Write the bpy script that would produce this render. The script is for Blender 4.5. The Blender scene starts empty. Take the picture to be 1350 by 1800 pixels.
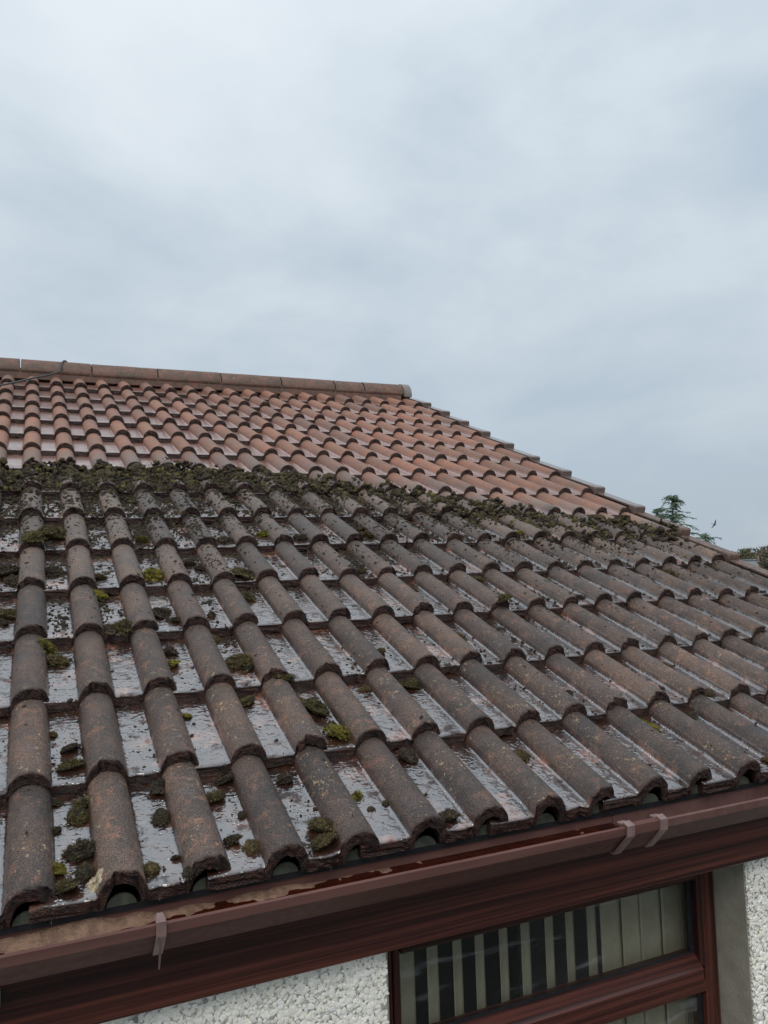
import bpy, math, random
import numpy as np
from mathutils import Matrix, Vector, noise as mnoise

random.seed(7); RNG = np.random.default_rng(7)
scene = bpy.context.scene
COL = scene.collection

# ------------------------------------------------------------------ camera
PITCH = 0.41226                       # roof pitch (23.6 deg)
CA, SA = math.cos(PITCH), math.sin(PITCH)
cam_d = bpy.data.cameras.new('camera'); cam = bpy.data.objects.new('camera', cam_d); COL.objects.link(cam)
R_ = (0.91472, -0.40273, -0.03305); D_ = (-0.00307, 0.07487, -0.99719); F_ = (0.40407, 0.91225, 0.06725)
cam.matrix_world = Matrix(((R_[0], -D_[0], -F_[0], 0.01133), (R_[1], -D_[1], -F_[1], -1.48094),
                           (R_[2], -D_[2], -F_[2], 0.51849), (0, 0, 0, 1)))
cam_d.sensor_fit = 'VERTICAL'; cam_d.sensor_height = 36.0; cam_d.lens = 36.0 * 1390 / 1800
cam_d.clip_start = 0.02; cam_d.clip_end = 3000
scene.camera = cam

# ------------------------------------------------------------------ world
SUN_EL, SUN_AZ = math.radians(50), math.radians(215)
world = bpy.data.worlds.new('World'); scene.world = world; world.use_nodes = True
wt = world.node_tree; wt.nodes.clear()
def wn(t, **k):
    n = wt.nodes.new(t)
    for a, b in k.items(): setattr(n, a, b)
    return n
w_out = wn('ShaderNodeOutputWorld'); w_bg = wn('ShaderNodeBackground'); w_sky_bg = wn('ShaderNodeBackground'); w_mix = wn('ShaderNodeMixShader')
sky = wn('ShaderNodeTexSky', sky_type='NISHITA', sun_disc=False, sun_elevation=SUN_EL, sun_rotation=SUN_AZ, dust_density=3.0)
wt.links.new(sky.outputs[0], w_sky_bg.inputs[0]); w_sky_bg.inputs[1].default_value = 0.10
tc = wn('ShaderNodeTexCoord')
mp = wn('ShaderNodeMapping'); mp.inputs['Scale'].default_value = (1.0, 1.0, 1.8); mp.inputs['Rotation'].default_value = (0.25, -0.35, 0.4)
mp.inputs['Location'].default_value = (1.37, 0.6, 2.3)
wt.links.new(tc.outputs['Generated'], mp.inputs[0])
n1 = wn('ShaderNodeTexNoise'); n1.inputs['Scale'].default_value = 2.6; n1.inputs['Detail'].default_value = 7; n1.inputs['Roughness'].default_value = 0.55; n1.inputs['Distortion'].default_value = 0.25
n2 = wn('ShaderNodeTexNoise'); n2.inputs['Scale'].default_value = 0.9; n2.inputs['Detail'].default_value = 3
wt.links.new(mp.outputs[0], n1.inputs[0]); wt.links.new(mp.outputs[0], n2.inputs[0])
add = wn('ShaderNodeMath', operation='ADD'); wt.links.new(n1.outputs[0], add.inputs[0]); wt.links.new(n2.outputs[0], add.inputs[1])
cr = wn('ShaderNodeValToRGB'); e = cr.color_ramp.elements
e[0].position = 0.39; e[0].color = (0.455, 0.54, 0.62, 1); e[1].position = 0.62; e[1].color = (0.69, 0.745, 0.79, 1)
m_ = cr.color_ramp.elements.new(0.5); m_.color = (0.58, 0.655, 0.715, 1)
hf = wn('ShaderNodeMath', operation='MULTIPLY'); hf.inputs[1].default_value = 0.5
wt.links.new(add.outputs[0], hf.inputs[0]); wt.links.new(hf.outputs[0], cr.inputs[0])
# slow brightening of an overcast sky from the horizon to the zenith
sep = wn('ShaderNodeSeparateXYZ'); wt.links.new(tc.outputs['Generated'], sep.inputs[0])
mr = wn('ShaderNodeMapRange'); mr.inputs['From Min'].default_value = 0.0; mr.inputs['From Max'].default_value = 1.0
mr.inputs['To Min'].default_value = 0.99; mr.inputs['To Max'].default_value = 1.40
wt.links.new(sep.outputs[2], mr.inputs[0])
wt.links.new(cr.outputs[0], w_bg.inputs[0]); wt.links.new(mr.outputs[0], w_bg.inputs[1])
w_mix.inputs[0].default_value = 0.08
wt.links.new(w_bg.outputs[0], w_mix.inputs[1]); wt.links.new(w_sky_bg.outputs[0], w_mix.inputs[2]); wt.links.new(w_mix.outputs[0], w_out.inputs[0])

sun_d = bpy.data.lights.new('sun', 'SUN'); sun_d.energy = 1.5; sun_d.angle = math.radians(40); sun_d.color = (1.0, 0.95, 0.89)
sun = bpy.data.objects.new('sun', sun_d); COL.objects.link(sun)
sd = Vector((math.cos(SUN_EL) * math.sin(SUN_AZ), math.cos(SUN_EL) * math.cos(SUN_AZ), math.sin(SUN_EL)))
sun.rotation_euler = sd.to_track_quat('Z', 'Y').to_euler()

vs = scene.view_settings
vs.view_transform = 'Standard'; vs.look = 'None'; vs.gamma = 1.0; vs.use_curve_mapping = False; vs.exposure = 0.0

# ------------------------------------------------------------------ node helpers
class NT:
    def __init__(self, name):
        self.m = bpy.data.materials.new(name); self.m.use_nodes = True
        self.t = self.m.node_tree; self.t.nodes.clear()
        self.out = self.n('ShaderNodeOutputMaterial')
    def n(self, t, **k):
        x = self.t.nodes.new(t)
        for a, b in k.items(): setattr(x, a, b)
        return x
    def l(self, a, b): self.t.links.new(a, b)
    def set(self, sock, v):
        if isinstance(v, bpy.types.NodeSocket): self.l(v, sock)
        elif isinstance(v, (tuple, list)):
            sock.default_value = tuple(v) + (1,) if (sock.type == 'RGBA' and len(v) == 3) else tuple(v)
        else: sock.default_value = v
    def math(self, op, a, b=0.0, clamp=False):
        x = self.n('ShaderNodeMath', operation=op, use_clamp=clamp); self.set(x.inputs[0], a); self.set(x.inputs[1], b); return x.outputs[0]
    def mix(self, f, a, b, mode='MIX'):
        x = self.n('ShaderNodeMix', data_type='RGBA', blend_type=mode); self.set(x.inputs[0], f); self.set(x.inputs[6], a); self.set(x.inputs[7], b); return x.outputs[2]
    def mixf(self, f, a, b):
        x = self.n('ShaderNodeMix', data_type='FLOAT'); self.set(x.inputs[0], f); self.set(x.inputs[2], a); self.set(x.inputs[3], b); return x.outputs[0]
    def noise(self, vec, scale, detail=3, rough=0.5, dist=0.0):
        x = self.n('ShaderNodeTexNoise'); self.l(vec, x.inputs['Vector']); x.inputs['Scale'].default_value = scale
        x.inputs['Detail'].default_value = detail; x.inputs['Roughness'].default_value = rough; x.inputs['Distortion'].default_value = dist; return x.outputs[0]
    def voro(self, vec, scale, feature='F1', out=0, rnd=1.0):
        x = self.n('ShaderNodeTexVoronoi', feature=feature); self.l(vec, x.inputs['Vector']); x.inputs['Scale'].default_value = scale; x.inputs['Randomness'].default_value = rnd; return x.outputs[out]
    def ramp(self, v, lo, hi, a=0.0, b=1.0):
        x = self.n('ShaderNodeMapRange', interpolation_type='SMOOTHSTEP'); self.set(x.inputs[0], v)
        x.inputs[1].default_value = lo; x.inputs[2].default_value = hi; x.inputs[3].default_value = a; x.inputs[4].default_value = b; return x.outputs[0]
    def attr(self, name):
        x = self.n('ShaderNodeAttribute', attribute_name=name); return x
    def map(self, vec, scale=(1, 1, 1), rot=(0, 0, 0), loc=(0, 0, 0)):
        x = self.n('ShaderNodeMapping'); self.l(vec, x.inputs[0]); x.inputs['Scale'].default_value = scale; x.inputs['Rotation'].default_value = rot; self.set(x.inputs['Location'], loc); return x.outputs[0]
    def pos(self): return self.n('ShaderNodeNewGeometry').outputs['Position']
    def obj(self): return self.n('ShaderNodeTexCoord').outputs['Object']
    def bump(self, h, dist, strength=1.0, nrm=None):
        x = self.n('ShaderNodeBump'); x.inputs['Distance'].default_value = dist; x.inputs['Strength'].default_value = strength; self.l(h, x.inputs['Height'])
        if nrm is not None: self.l(nrm, x.inputs['Normal'])
        return x.outputs[0]
    def bsdf(self, **k):
        b = self.n('ShaderNodeBsdfPrincipled')
        for a, v in k.items(): self.set(b.inputs[a.replace('_', ' ')], v)
        self.l(b.outputs[0], self.out.inputs[0]); return b

def mat_simple(name, c1, c2, scale=30, rough=0.6, bump=0.0, bscale=200, spec=0.5, coat=0.0):
    t = NT(name); p = t.obj()
    col = t.mix(t.ramp(t.noise(p, scale, 5, 0.6), 0.35, 0.65), c1, c2)
    k = dict(Base_Color=col, Roughness=rough)
    if bump: k['Normal'] = t.bump(t.noise(p, bscale, 4, 0.6), bump)
    b = t.bsdf(**k); b.inputs['Specular IOR Level'].default_value = spec; b.inputs['Coat Weight'].default_value = coat; b.inputs['Coat Roughness'].default_value = 0.1
    return t.m

# ------------------------------------------------------------------ materials
def mat_tile():
    t = NT('concrete_roof_tile'); P = t.pos()
    pan = t.attr('pan').outputs['Fac']; nose = t.attr('nose').outputs['Fac']
    oi = t.n('ShaderNodeObjectInfo')
    s = t.n('ShaderNodeSeparateXYZ'); t.l(P, s.inputs[0])
    x, y, z = s.outputs
    v = t.math('ADD', t.math('MULTIPLY', y, CA), t.math('MULTIPLY', z, SA))
    cb = t.n('ShaderNodeCombineXYZ'); t.l(x, cb.inputs[0]); t.l(v, cb.inputs[1])
    U = cb.outputs[0]
    vb = t.math('SUBTRACT', 2.58, t.math('MULTIPLY', t.math('MAXIMUM', t.math('SUBTRACT', x, 1.05), 0.0), 0.50))
    wob = t.math('MULTIPLY', t.math('SUBTRACT', t.noise(U, 3.5, 4), 0.5), 0.5)
    # washed area, with a greyer half-washed fringe below it
    d = t.math('ADD', t.math('SUBTRACT', v, vb), wob)
    clean = t.ramp(d, -0.05, 0.12)
    fringe = t.math('MULTIPLY', t.ramp(d, 0.02, 0.40), 1.0)
    gr = t.noise(P, 420, 3, 0.7); gr2 = t.noise(P, 170, 3, 0.6)
    big = t.noise(P, 9, 4, 0.55); med = t.noise(P, 34, 4, 0.6); rnd = oi.outputs['Random']
    # rolls, soiled
    dirty = t.mix(t.ramp(big, 0.35, 0.68), (0.070, 0.056, 0.050), (0.122, 0.084, 0.068))
    dirty = t.mix(t.math('MULTIPLY', t.ramp(med, 0.52, 0.68), 0.65), dirty, (0.23, 0.12, 0.082))
    dirty = t.mix(t.math('MULTIPLY', t.ramp(t.noise(P, 17, 3), 0.58, 0.7), 0.6), dirty, (0.085, 0.08, 0.085))
    dirty = t.mix(t.math('MULTIPLY', t.ramp(v, 0.7, 2.0), 0.45), dirty, (0.175, 0.155, 0.143))
    dirty = t.mix(1.0, dirty, t.mix(rnd, (0.70, 0.73, 0.76), (1.28, 1.22, 1.16)), 'MULTIPLY')
    dirty = t.mix(1.0, dirty, t.mix(t.ramp(gr, 0.34, 0.68), (0.22, 0.22, 0.23), (1.9, 1.83, 1.77)), 'MULTIPLY')
    lich = t.math('MULTIPLY', t.ramp(t.noise(P, 85, 5, 0.75), 0.58, 0.66), t.ramp(t.noise(P, 11, 3), 0.46, 0.60))
    lich = t.math('MULTIPLY', lich, t.ramp(v, 2.0, 0.3))
    dirty = t.mix(t.math('MULTIPLY', lich, 0.75), dirty, (0.56, 0.42, 0.24))
    # rolls, washed
    cln = t.mix(t.ramp(t.noise(P, 14, 5, 0.6), 0.35, 0.68), (0.325, 0.150, 0.098), (0.24, 0.140, 0.105))
    cln = t.mix(t.math('MULTIPLY', t.ramp(rnd, 0.3, 1.0), 0.35), cln, (0.27, 0.15, 0.105))
    cln = t.mix(t.math('SUBTRACT', 0.85, t.math('MULTIPLY', fringe, 0.85)), cln, (0.20, 0.165, 0.15))
    cln = t.mix(1.0, cln, t.mix(t.math('FRACT', t.math('MULTIPLY', rnd, 7.3)), (0.80, 0.84, 0.88), (1.15, 1.10, 1.06)), 'MULTIPLY')
    cln = t.mix(t.math('MULTIPLY', t.ramp(t.noise(t.map(U, (1.0, 0.45, 1.0)), 3.2, 5, 0.6), 0.48, 0.68), 0.55), cln, (0.165, 0.115, 0.095))
    cln = t.mix(1.0, cln, t.mix(t.ramp(gr2, 0.3, 0.7), (0.72, 0.72, 0.72), (1.18, 1.15, 1.12)), 'MULTIPLY')
    roll = t.mix(clean, dirty, cln)
    # pans
    pd = t.mix(t.ramp(t.noise(P, 22, 4), 0.4, 0.65), (0.022, 0.008, 0.005), (0.060, 0.022, 0.013))
    pink = t.math('MULTIPLY', t.ramp(t.noise(P, 8.5, 4, 0.6), 0.55, 0.64), t.ramp(t.noise(P, 60, 4, 0.6), 0.3, 0.6))
    pd = t.mix(t.math('MULTIPLY', pink, 0.8), pd, (0.30, 0.14, 0.095))
    pc = t.mix(t.ramp(t.noise(P, 30, 4), 0.35, 0.65), (0.30, 0.155, 0.12), (0.23, 0.12, 0.095))
    pcol = t.mix(clean, pd, pc)
    col = t.mix(pan, roll, pcol)
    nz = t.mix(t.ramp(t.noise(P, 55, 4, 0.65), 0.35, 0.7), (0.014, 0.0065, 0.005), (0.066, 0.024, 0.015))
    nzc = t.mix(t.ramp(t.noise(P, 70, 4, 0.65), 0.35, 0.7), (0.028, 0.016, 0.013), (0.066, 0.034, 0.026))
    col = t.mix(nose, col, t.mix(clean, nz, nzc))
    # relief
    grain = t.math('ADD', t.math('MULTIPLY', gr, 0.6), t.math('MULTIPLY', t.voro(P, 260), 0.5))
    dry = t.math('MULTIPLY', t.math('SUBTRACT', 1.0, t.math('MULTIPLY', pan, 0.75)), t.math('SUBTRACT', 1.0, t.math('MULTIPLY', clean, 0.45)))
    nb = t.bump(t.math('MULTIPLY', grain, t.math('ADD', dry, t.math('MULTIPLY', nose, 1.2))), 0.0035, 0.85)
    rough = t.mixf(pan, t.mixf(clean, 0.58, 0.62), t.mixf(clean, 0.4, 0.34))
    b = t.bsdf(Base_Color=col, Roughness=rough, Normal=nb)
    b.inputs['Specular IOR Level'].default_value = 0.5
    # film of rain water in the pans
    rip = t.noise(t.map(U, (48, 105, 1)), 1.0, 2, 0.45, 0.5)
    drops = t.ramp(t.voro(t.map(U, (1, 1.5, 1)), 70), 0.12, 0.30)
    rel = t.math('ADD', t.math('MULTIPLY', rip, 0.8), t.math('MULTIPLY', drops, t.ramp(t.noise(U, 30, 2), 0.4, 0.6, 0.1, 0.6)))
    rb = t.bump(t.math('MULTIPLY', rel, t.mixf(clean, 1.0, 0.3)), 0.0034, 0.62)
    film = t.math('MULTIPLY', pan, t.math('SUBTRACT', 1.0, nose))
    film = t.math('MULTIPLY', film, t.mixf(clean, 1.0, 0.85))
    film = t.math('MULTIPLY', film, t.ramp(t.noise(P, 20, 4, 0.6), 0.33, 0.44, 0.15, 1.0))
    t.set(b.inputs['Coat Weight'], film); t.set(b.inputs['Coat Roughness'], t.mixf(clean, 0.025, 0.15)); b.inputs['Coat IOR'].default_value = 3.3
    t.l(rb, b.inputs['Coat Normal'])
    return t.m

def mat_moss(name, use_attr):
    t = NT(name); P = t.pos()
    if use_attr: base = t.attr('tint').outputs['Color']
    else: base = t.n('ShaderNodeObjectInfo').outputs['Color']
    f = t.ramp(t.noise(P, 260, 4, 0.7), 0.3, 0.7)
    col = t.mix(1.0, base, t.mix(f, (0.35, 0.35, 0.4), (1.75, 1.7, 1.4)), 'MULTIPLY')
    if not use_attr:
        col = t.mix(t.math('MULTIPLY', t.ramp(t.noise(P, 45, 3), 0.5, 0.66), 0.8), col, (0.028, 0.024, 0.02))
        col = t.mix(t.math('MULTIPLY', t.ramp(t.noise(P, 70, 2), 0.6, 0.7), 0.5), col, (0.16, 0.10, 0.045))
    b = t.bsdf(Base_Color=col, Roughness=0.85, Normal=t.bump(t.noise(P, 520, 3, 0.7), 0.003, 1.0)); b.inputs['Specular IOR Level'].default_value = 0.3
    return t.m

def mat_wood(name, axis):
    t = NT(name); p = t.obj()
    sc = (0.7, 85, 85) if axis == 'x' else (85, 85, 1.2)
    sc2 = (3.0, 260, 260) if axis == 'x' else (260, 260, 4.0)
    a = t.noise(t.map(p, sc), 1.0, 5, 0.6, 0.15); c = t.noise(t.map(p, sc2), 1.0, 4, 0.6)
    col = t.mix(t.ramp(a, 0.36, 0.66), (0.022, 0.007, 0.006), (0.108, 0.032, 0.023))
    col = t.mix(t.math('MULTIPLY', t.ramp(c, 0.5, 0.66), 0.55), col, (0.012, 0.005, 0.005))
    b = t.bsdf(Base_Color=col, Roughness=0.30, Normal=t.bump(c, 0.0006, 0.6)); b.inputs['Specular IOR Level'].default_value = 0.45
    return t.m

def mat_gutter():
    t = NT('brown_gutter_plastic'); p = t.obj()
    col = t.mix(t.ramp(t.noise(t.map(p, (3, 40, 40)), 1.0, 4), 0.35, 0.65), (0.115, 0.056, 0.048), (0.145, 0.072, 0.062))
    col = t.mix(t.math('MULTIPLY', t.ramp(t.noise(p, 28, 5, 0.7), 0.58, 0.72), 0.5), col, (0.055, 0.034, 0.026))
    b = t.bsdf(Base_Color=col, Roughness=t.ramp(t.noise(p, 60, 3), 0.3, 0.7, 0.50, 0.65)); b.inputs['Specular IOR Level'].default_value = 0.10
    return t.m

def mat_clear(name, tint=(1, 1, 1), ior=1.45, rough=0.0, ripple=0):
    t = NT(name); lw = t.n('ShaderNodeLayerWeight'); lw.inputs[0].default_value = 0.5
    f0 = ((ior - 1) / (ior + 1)) ** 2
    fac = t.math('ADD', f0, t.math('MULTIPLY', 1 - f0, t.math('POWER', lw.outputs['Facing'], 5.0)))
    tr = t.n('ShaderNodeBsdfTransparent'); tr.inputs[0].default_value = tint + (1,)
    gl = t.n('ShaderNodeBsdfGlossy'); gl.inputs['Roughness'].default_value = rough
    if ripple:
        nb = t.bump(t.noise(t.map(t.pos(), (1, 1, 1)), ripple, 3, 0.5), 0.002, 0.6); t.l(nb, gl.inputs['Normal']); t.l(nb, lw.inputs['Normal'])
    mx = t.n('ShaderNodeMixShader'); t.l(fac, mx.inputs[0]); t.l(tr.outputs[0], mx.inputs[1]); t.l(gl.outputs[0], mx.inputs[2]); t.l(mx.outputs[0], t.out.inputs[0])
    return t.m

def mat_render():
    t = NT('white_pebble_dash'); P = t.obj()
    c = t.voro(P, 130, out=1)
    s = t.n('ShaderNodeSeparateColor'); t.l(c, s.inputs[0])
    col = t.mix(s.outputs[0], (0.78, 0.77, 0.71), (0.88, 0.87, 0.82))
    col = t.mix(t.math('MULTIPLY', t.ramp(t.noise(P, 40, 4), 0.6, 0.75), 0.4), col, (0.33, 0.29, 0.24))
    t.bsdf(Base_Color=col, Roughness=0.6, Normal=t.bump(t.voro(P, 130), 0.006, 1.0))
    return t.m

def mat_chip():
    t = NT('white_dash_chips'); tint = t.attr('tint').outputs['Color']
    b = t.bsdf(Base_Color=tint, Roughness=0.45); b.inputs['Specular IOR Level'].default_value = 0.5
    return t.m

def mat_ridge():
    t = NT('weathered_ridge_concrete'); P = t.pos()
    col = t.mix(t.ramp(t.noise(P, 12, 5, 0.6), 0.35, 0.65), (0.19, 0.095, 0.068), (0.12, 0.072, 0.055))
    col = t.mix(t.math('MULTIPLY', t.ramp(t.noise(P, 40, 5, 0.7), 0.48, 0.62), 0.75), col, (0.07, 0.06, 0.045))
    col = t.mix(t.math('MULTIPLY', t.ramp(t.noise(P, 70, 4, 0.6), 0.64, 0.7), 0.8), col, (0.42, 0.38, 0.28))
    t.bsdf(Base_Color=col, Roughness=0.65, Normal=t.bump(t.noise(P, 200, 4, 0.6), 0.003, 0.7))
    return t.m

M = {}
M['tile'] = mat_tile(); M['ridge'] = mat_ridge()
M['moss'] = mat_moss('moss_cushion', False); M['mossbits'] = mat_moss('moss_crumbs', True)
M['wood_x'] = mat_wood('rosewood_foil_horizontal', 'x'); M['wood_z'] = mat_wood('rosewood_foil_vertical', 'z')
M['gutter'] = mat_gutter()
M['gutter_faded'] = mat_simple('faded_gutter_plastic', (0.125, 0.066, 0.058), (0.155, 0.086, 0.077), 25, 0.55, 0, 200, 0.12)
M['clip'] = mat_simple('faded_brown_plastic', (0.17, 0.105, 0.098), (0.22, 0.145, 0.135), 40, 0.35)
M['under'] = mat_simple('roofing_felt', (0.012, 0.011, 0.011), (0.02, 0.018, 0.017), 20, 0.9)
M['filler'] = mat_simple('algae_green_eaves_filler', (0.08, 0.088, 0.062), (0.03, 0.036, 0.024), 30, 0.5)
M['render'] = mat_render(); M['chip'] = mat_chip()
M['reveal'] = mat_simple('smooth_grey_render', (0.26, 0.245, 0.20), (0.33, 0.31, 0.255), 14, 0.7, 0.002, 160)
def mat_glass():
    m = mat_clear('window_glass', (0.93, 0.95, 0.94), 1.5); nt = m.node_tree
    t = NT.__new__(NT); t.m = m; t.t = nt; t.out = [n for n in nt.nodes if n.type == 'OUTPUT_MATERIAL'][0]
    p = t.obj(); sh = t.out.inputs[0].links[0].from_socket
    a = t.ramp(t.noise(t.map(p, (2.2, 2.2, 16), (0, 0.55, 0)), 1.6, 5, 0.6, 0.4), 0.56, 0.70); b = t.ramp(t.noise(p, 45, 4, 0.7), 0.60, 0.75)
    df = t.n('ShaderNodeBsdfDiffuse'); df.inputs[0].default_value = (0.55, 0.57, 0.58, 1)
    mx = t.n('ShaderNodeMixShader'); t.l(t.math('ADD', t.math('MULTIPLY', a, 0.10), t.math('ADD', 0.003, t.math('MULTIPLY', b, 0.02))), mx.inputs[0]); t.l(sh, mx.inputs[1]); t.l(df.outputs[0], mx.inputs[2]); t.l(mx.outputs[0], t.out.inputs[0])
    return m
M['glass'] = mat_glass()
M['slat'] = mat_simple('cream_blind_fabric', (0.34, 0.295, 0.215), (0.30, 0.26, 0.185), 20, 0.85)
M['rubber'] = mat_simple('black_gasket', (0.010, 0.011, 0.014), (0.016, 0.017, 0.02), 60, 0.4)
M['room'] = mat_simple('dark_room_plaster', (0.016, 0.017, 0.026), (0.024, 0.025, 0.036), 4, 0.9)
M['vergecap'] = mat_simple('grey_brown_verge_plastic', (0.115, 0.080, 0.070), (0.16, 0.12, 0.108), 18, 0.32, 0, 200, 0.5, 0.4)
M['vergeold'] = mat_simple('soiled_terracotta_verge', (0.19, 0.11, 0.085), (0.07, 0.05, 0.04), 45, 0.5, 0.002, 200)
M['endcap'] = mat_simple('pale_grey_end_cap', (0.17, 0.15, 0.135), (0.22, 0.195, 0.18), 25, 0.4)
M['cable'] = mat_simple('dark_cable_sheath', (0.035, 0.035, 0.038), (0.055, 0.055, 0.06), 30, 0.5)
M['silt'] = mat_simple('sandy_gutter_silt', (0.27, 0.165, 0.11), (0.16, 0.092, 0.062), 60, 0.65, 0.003, 260)
M['water'] = mat_clear('gutter_water', (0.42, 0.20, 0.11), 1.5, 0.02, 60)
M['drop'] = mat_clear('water_bead', (0.9, 0.93, 0.95), 1.45, 0.0)
M['alu'] = mat_simple('dull_aluminium', (0.30, 0.33, 0.33), (0.40, 0.43, 0.43), 40, 0.4)
M['lichen'] = mat_simple('cream_lichen', (0.50, 0.43, 0.29), (0.25, 0.19, 0.12), 90, 0.75, 0.003, 200)
M['grass'] = mat_simple('wet_gravel_and_grass', (0.045, 0.050, 0.045), (0.075, 0.078, 0.065), 0.6, 0.9)
M['bark'] = mat_simple('brown_bark', (0.06, 0.045, 0.032), (0.10, 0.075, 0.055), 12, 0.9)
M['needles'] = mat_simple('cedar_needles', (0.10, 0.155, 0.105), (0.15, 0.20, 0.13), 3, 0.7)
M['twigs'] = mat_simple('olive_winter_foliage', (0.10, 0.105, 0.05), (0.15, 0.13, 0.07), 1.5, 0.8)
M['twigs_b'] = mat_simple('bare_brown_twigs', (0.14, 0.12, 0.09), (0.20, 0.165, 0.12), 1.5, 0.8)
M['slate'] = mat_simple('blue_grey_slate', (0.13, 0.155, 0.18), (0.17, 0.19, 0.21), 3, 0.5)
M['brick'] = mat_simple('brown_brick', (0.20, 0.125, 0.09), (0.26, 0.165, 0.12), 8, 0.8)
M['bird'] = mat_simple('dark_plumage', (0.02, 0.02, 0.024), (0.035, 0.035, 0.04), 20, 0.6)

# ------------------------------------------------------------------ mesh helpers
def mk(name, verts, faces, mat, parent=None, smooth=False):
    me = bpy.data.meshes.new(name); me.from_pydata([tuple(v) for v in verts], [], [tuple(f) for f in faces]); me.update()
    if mat is not None: me.materials.append(mat)
    if smooth: me.polygons.foreach_set('use_smooth', [True] * len(me.polygons))
    o = bpy.data.objects.new(name, me); COL.objects.link(o)
    if parent: o.parent = parent
    return o
def tag(o, label=None, cat=None, group=None, kind=None):
    for k, v in (('label', label), ('category', cat), ('group', group), ('kind', kind)):
        if v: o[k] = v
    return o
def empty(name, loc, label, cat, group=None):
    o = bpy.data.objects.new(name, None); o.location = loc; o.empty_display_size = 0.1; COL.objects.link(o); return tag(o, label, cat, group)
class MB:
    def __init__(s): s.v = []; s.f = []
    def box(s, x0, x1, y0, y1, z0, z1, bev=0.0):
        if bev <= 0:
            b = len(s.v); s.v += [(x, y, z) for x in (x0, x1) for y in (y0, y1) for z in (z0, z1)]
            s.f += [tuple(b + i for i in q) for q in ((0, 1, 3, 2), (4, 6, 7, 5), (0, 4, 5, 1), (2, 3, 7, 6), (0, 2, 6, 4), (1, 5, 7, 3))]
            return s
        # bevelled box: three cross rings
        b = len(s.v)
        def ring(x, i):
            Y0, Y1, Z0, Z1 = y0 + i, y1 - i, z0 + i, z1 - i; c = bev
            return [(x, Y0 + c, Z0), (x, Y1 - c, Z0), (x, Y1, Z0 + c), (x, Y1, Z1 - c), (x, Y1 - c, Z1), (x, Y0 + c, Z1), (x, Y0, Z1 - c), (x, Y0, Z0 + c)]
        s.v += ring(x0, bev) + ring(x0 + bev, 0) + ring(x1 - bev, 0) + ring(x1, bev)
        for r in range(3):
            for k in range(8):
                a = b + r * 8 + k; c = b + r * 8 + (k + 1) % 8; s.f.append((a, c, c + 8, a + 8))
        s.f.append(tuple(b + k for k in range(7, -1, -1))); s.f.append(tuple(b + 24 + k for k in range(8)))
        return s
    def prism(s, prof, x0, x1):           # closed (y,z) profile along x
        b = len(s.v); n = len(prof)
        s.v += [(x0, p[0], p[1]) for p in prof] + [(x1, p[0], p[1]) for p in prof]
        s.f += [(b + k, b + (k + 1) % n, b + n + (k + 1) % n, b + n + k) for k in range(n)]
        s.f += [tuple(b + k for k in range(n - 1, -1, -1)), tuple(b + n + k for k in range(n))]
        return s
    def tube(s, pts, rad, seg=8, cap=True):
        b0 = len(s.v); n = len(pts)
        for i, p in enumerate(pts):
            p = Vector(p); d = (Vector(pts[min(i + 1, n - 1)]) - Vector(pts[max(i - 1, 0)])).normalized()
            u = d.cross(Vector((0, 0, 1)) if abs(d.z) < 0.95 else Vector((1, 0, 0))).normalized(); w = d.cross(u)
            r = rad[i] if isinstance(rad, (list, tuple)) else rad
            for k in range(seg):
                a = 2 * math.pi * k / seg; s.v.append(tuple(p + u * (r * math.cos(a)) + w * (r * math.sin(a))))
        for i in range(n - 1):
            for k in range(seg):
                a = b0 + i * seg + k; c = b0 + i * seg + (k + 1) % seg; s.f.append((a, c, c + seg, a + seg))
        if cap: s.f.append(tuple(b0 + k for k in range(seg - 1, -1, -1))); s.f.append(tuple(b0 + (n - 1) * seg + k for k in range(seg)))
        return s
    def build(s, name, mat, parent=None, smooth=False): return mk(name, s.v, s.f, mat, parent, smooth)

def ico(sub):
    import bmesh
    bm = bmesh.new(); bmesh.ops.create_icosphere(bm, subdivisions=sub, radius=1.0)
    v = np.array([p.co[:] for p in bm.verts]); f = np.array([[q.index for q in p.verts] for p in bm.faces]); bm.free()
    return v, f
ICO1, ICO2, ICO3 = ico(1), ico(2), ico(4)

def big_mesh(name, V, F, mat, parent=None, tint=None, smooth=True):
    """V (n,3) float array, F (m,3) int array -> one mesh quickly, optional per-vertex colour"""
    me = bpy.data.meshes.new(name); me.vertices.add(len(V)); me.vertices.foreach_set('co', V.astype(np.float32).ravel())
    me.loops.add(F.size); me.loops.foreach_set('vertex_index', F.astype(np.int32).ravel())
    k = F.shape[1]; me.polygons.add(len(F)); me.polygons.foreach_set('loop_start', np.arange(0, F.size, k, dtype=np.int32))
    me.polygons.foreach_set('use_smooth', np.full(len(F), smooth)); me.update(calc_edges=True)
    if tint is not None:
        a = me.attributes.new('tint', 'FLOAT_COLOR', 'POINT'); a.data.foreach_set('color', np.c_[tint, np.ones(len(tint))].astype(np.float32).ravel())
    me.materials.append(mat)
    o = bpy.data.objects.new(name, me); COL.objects.link(o)
    if parent: o.parent = parent
    return o

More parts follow.
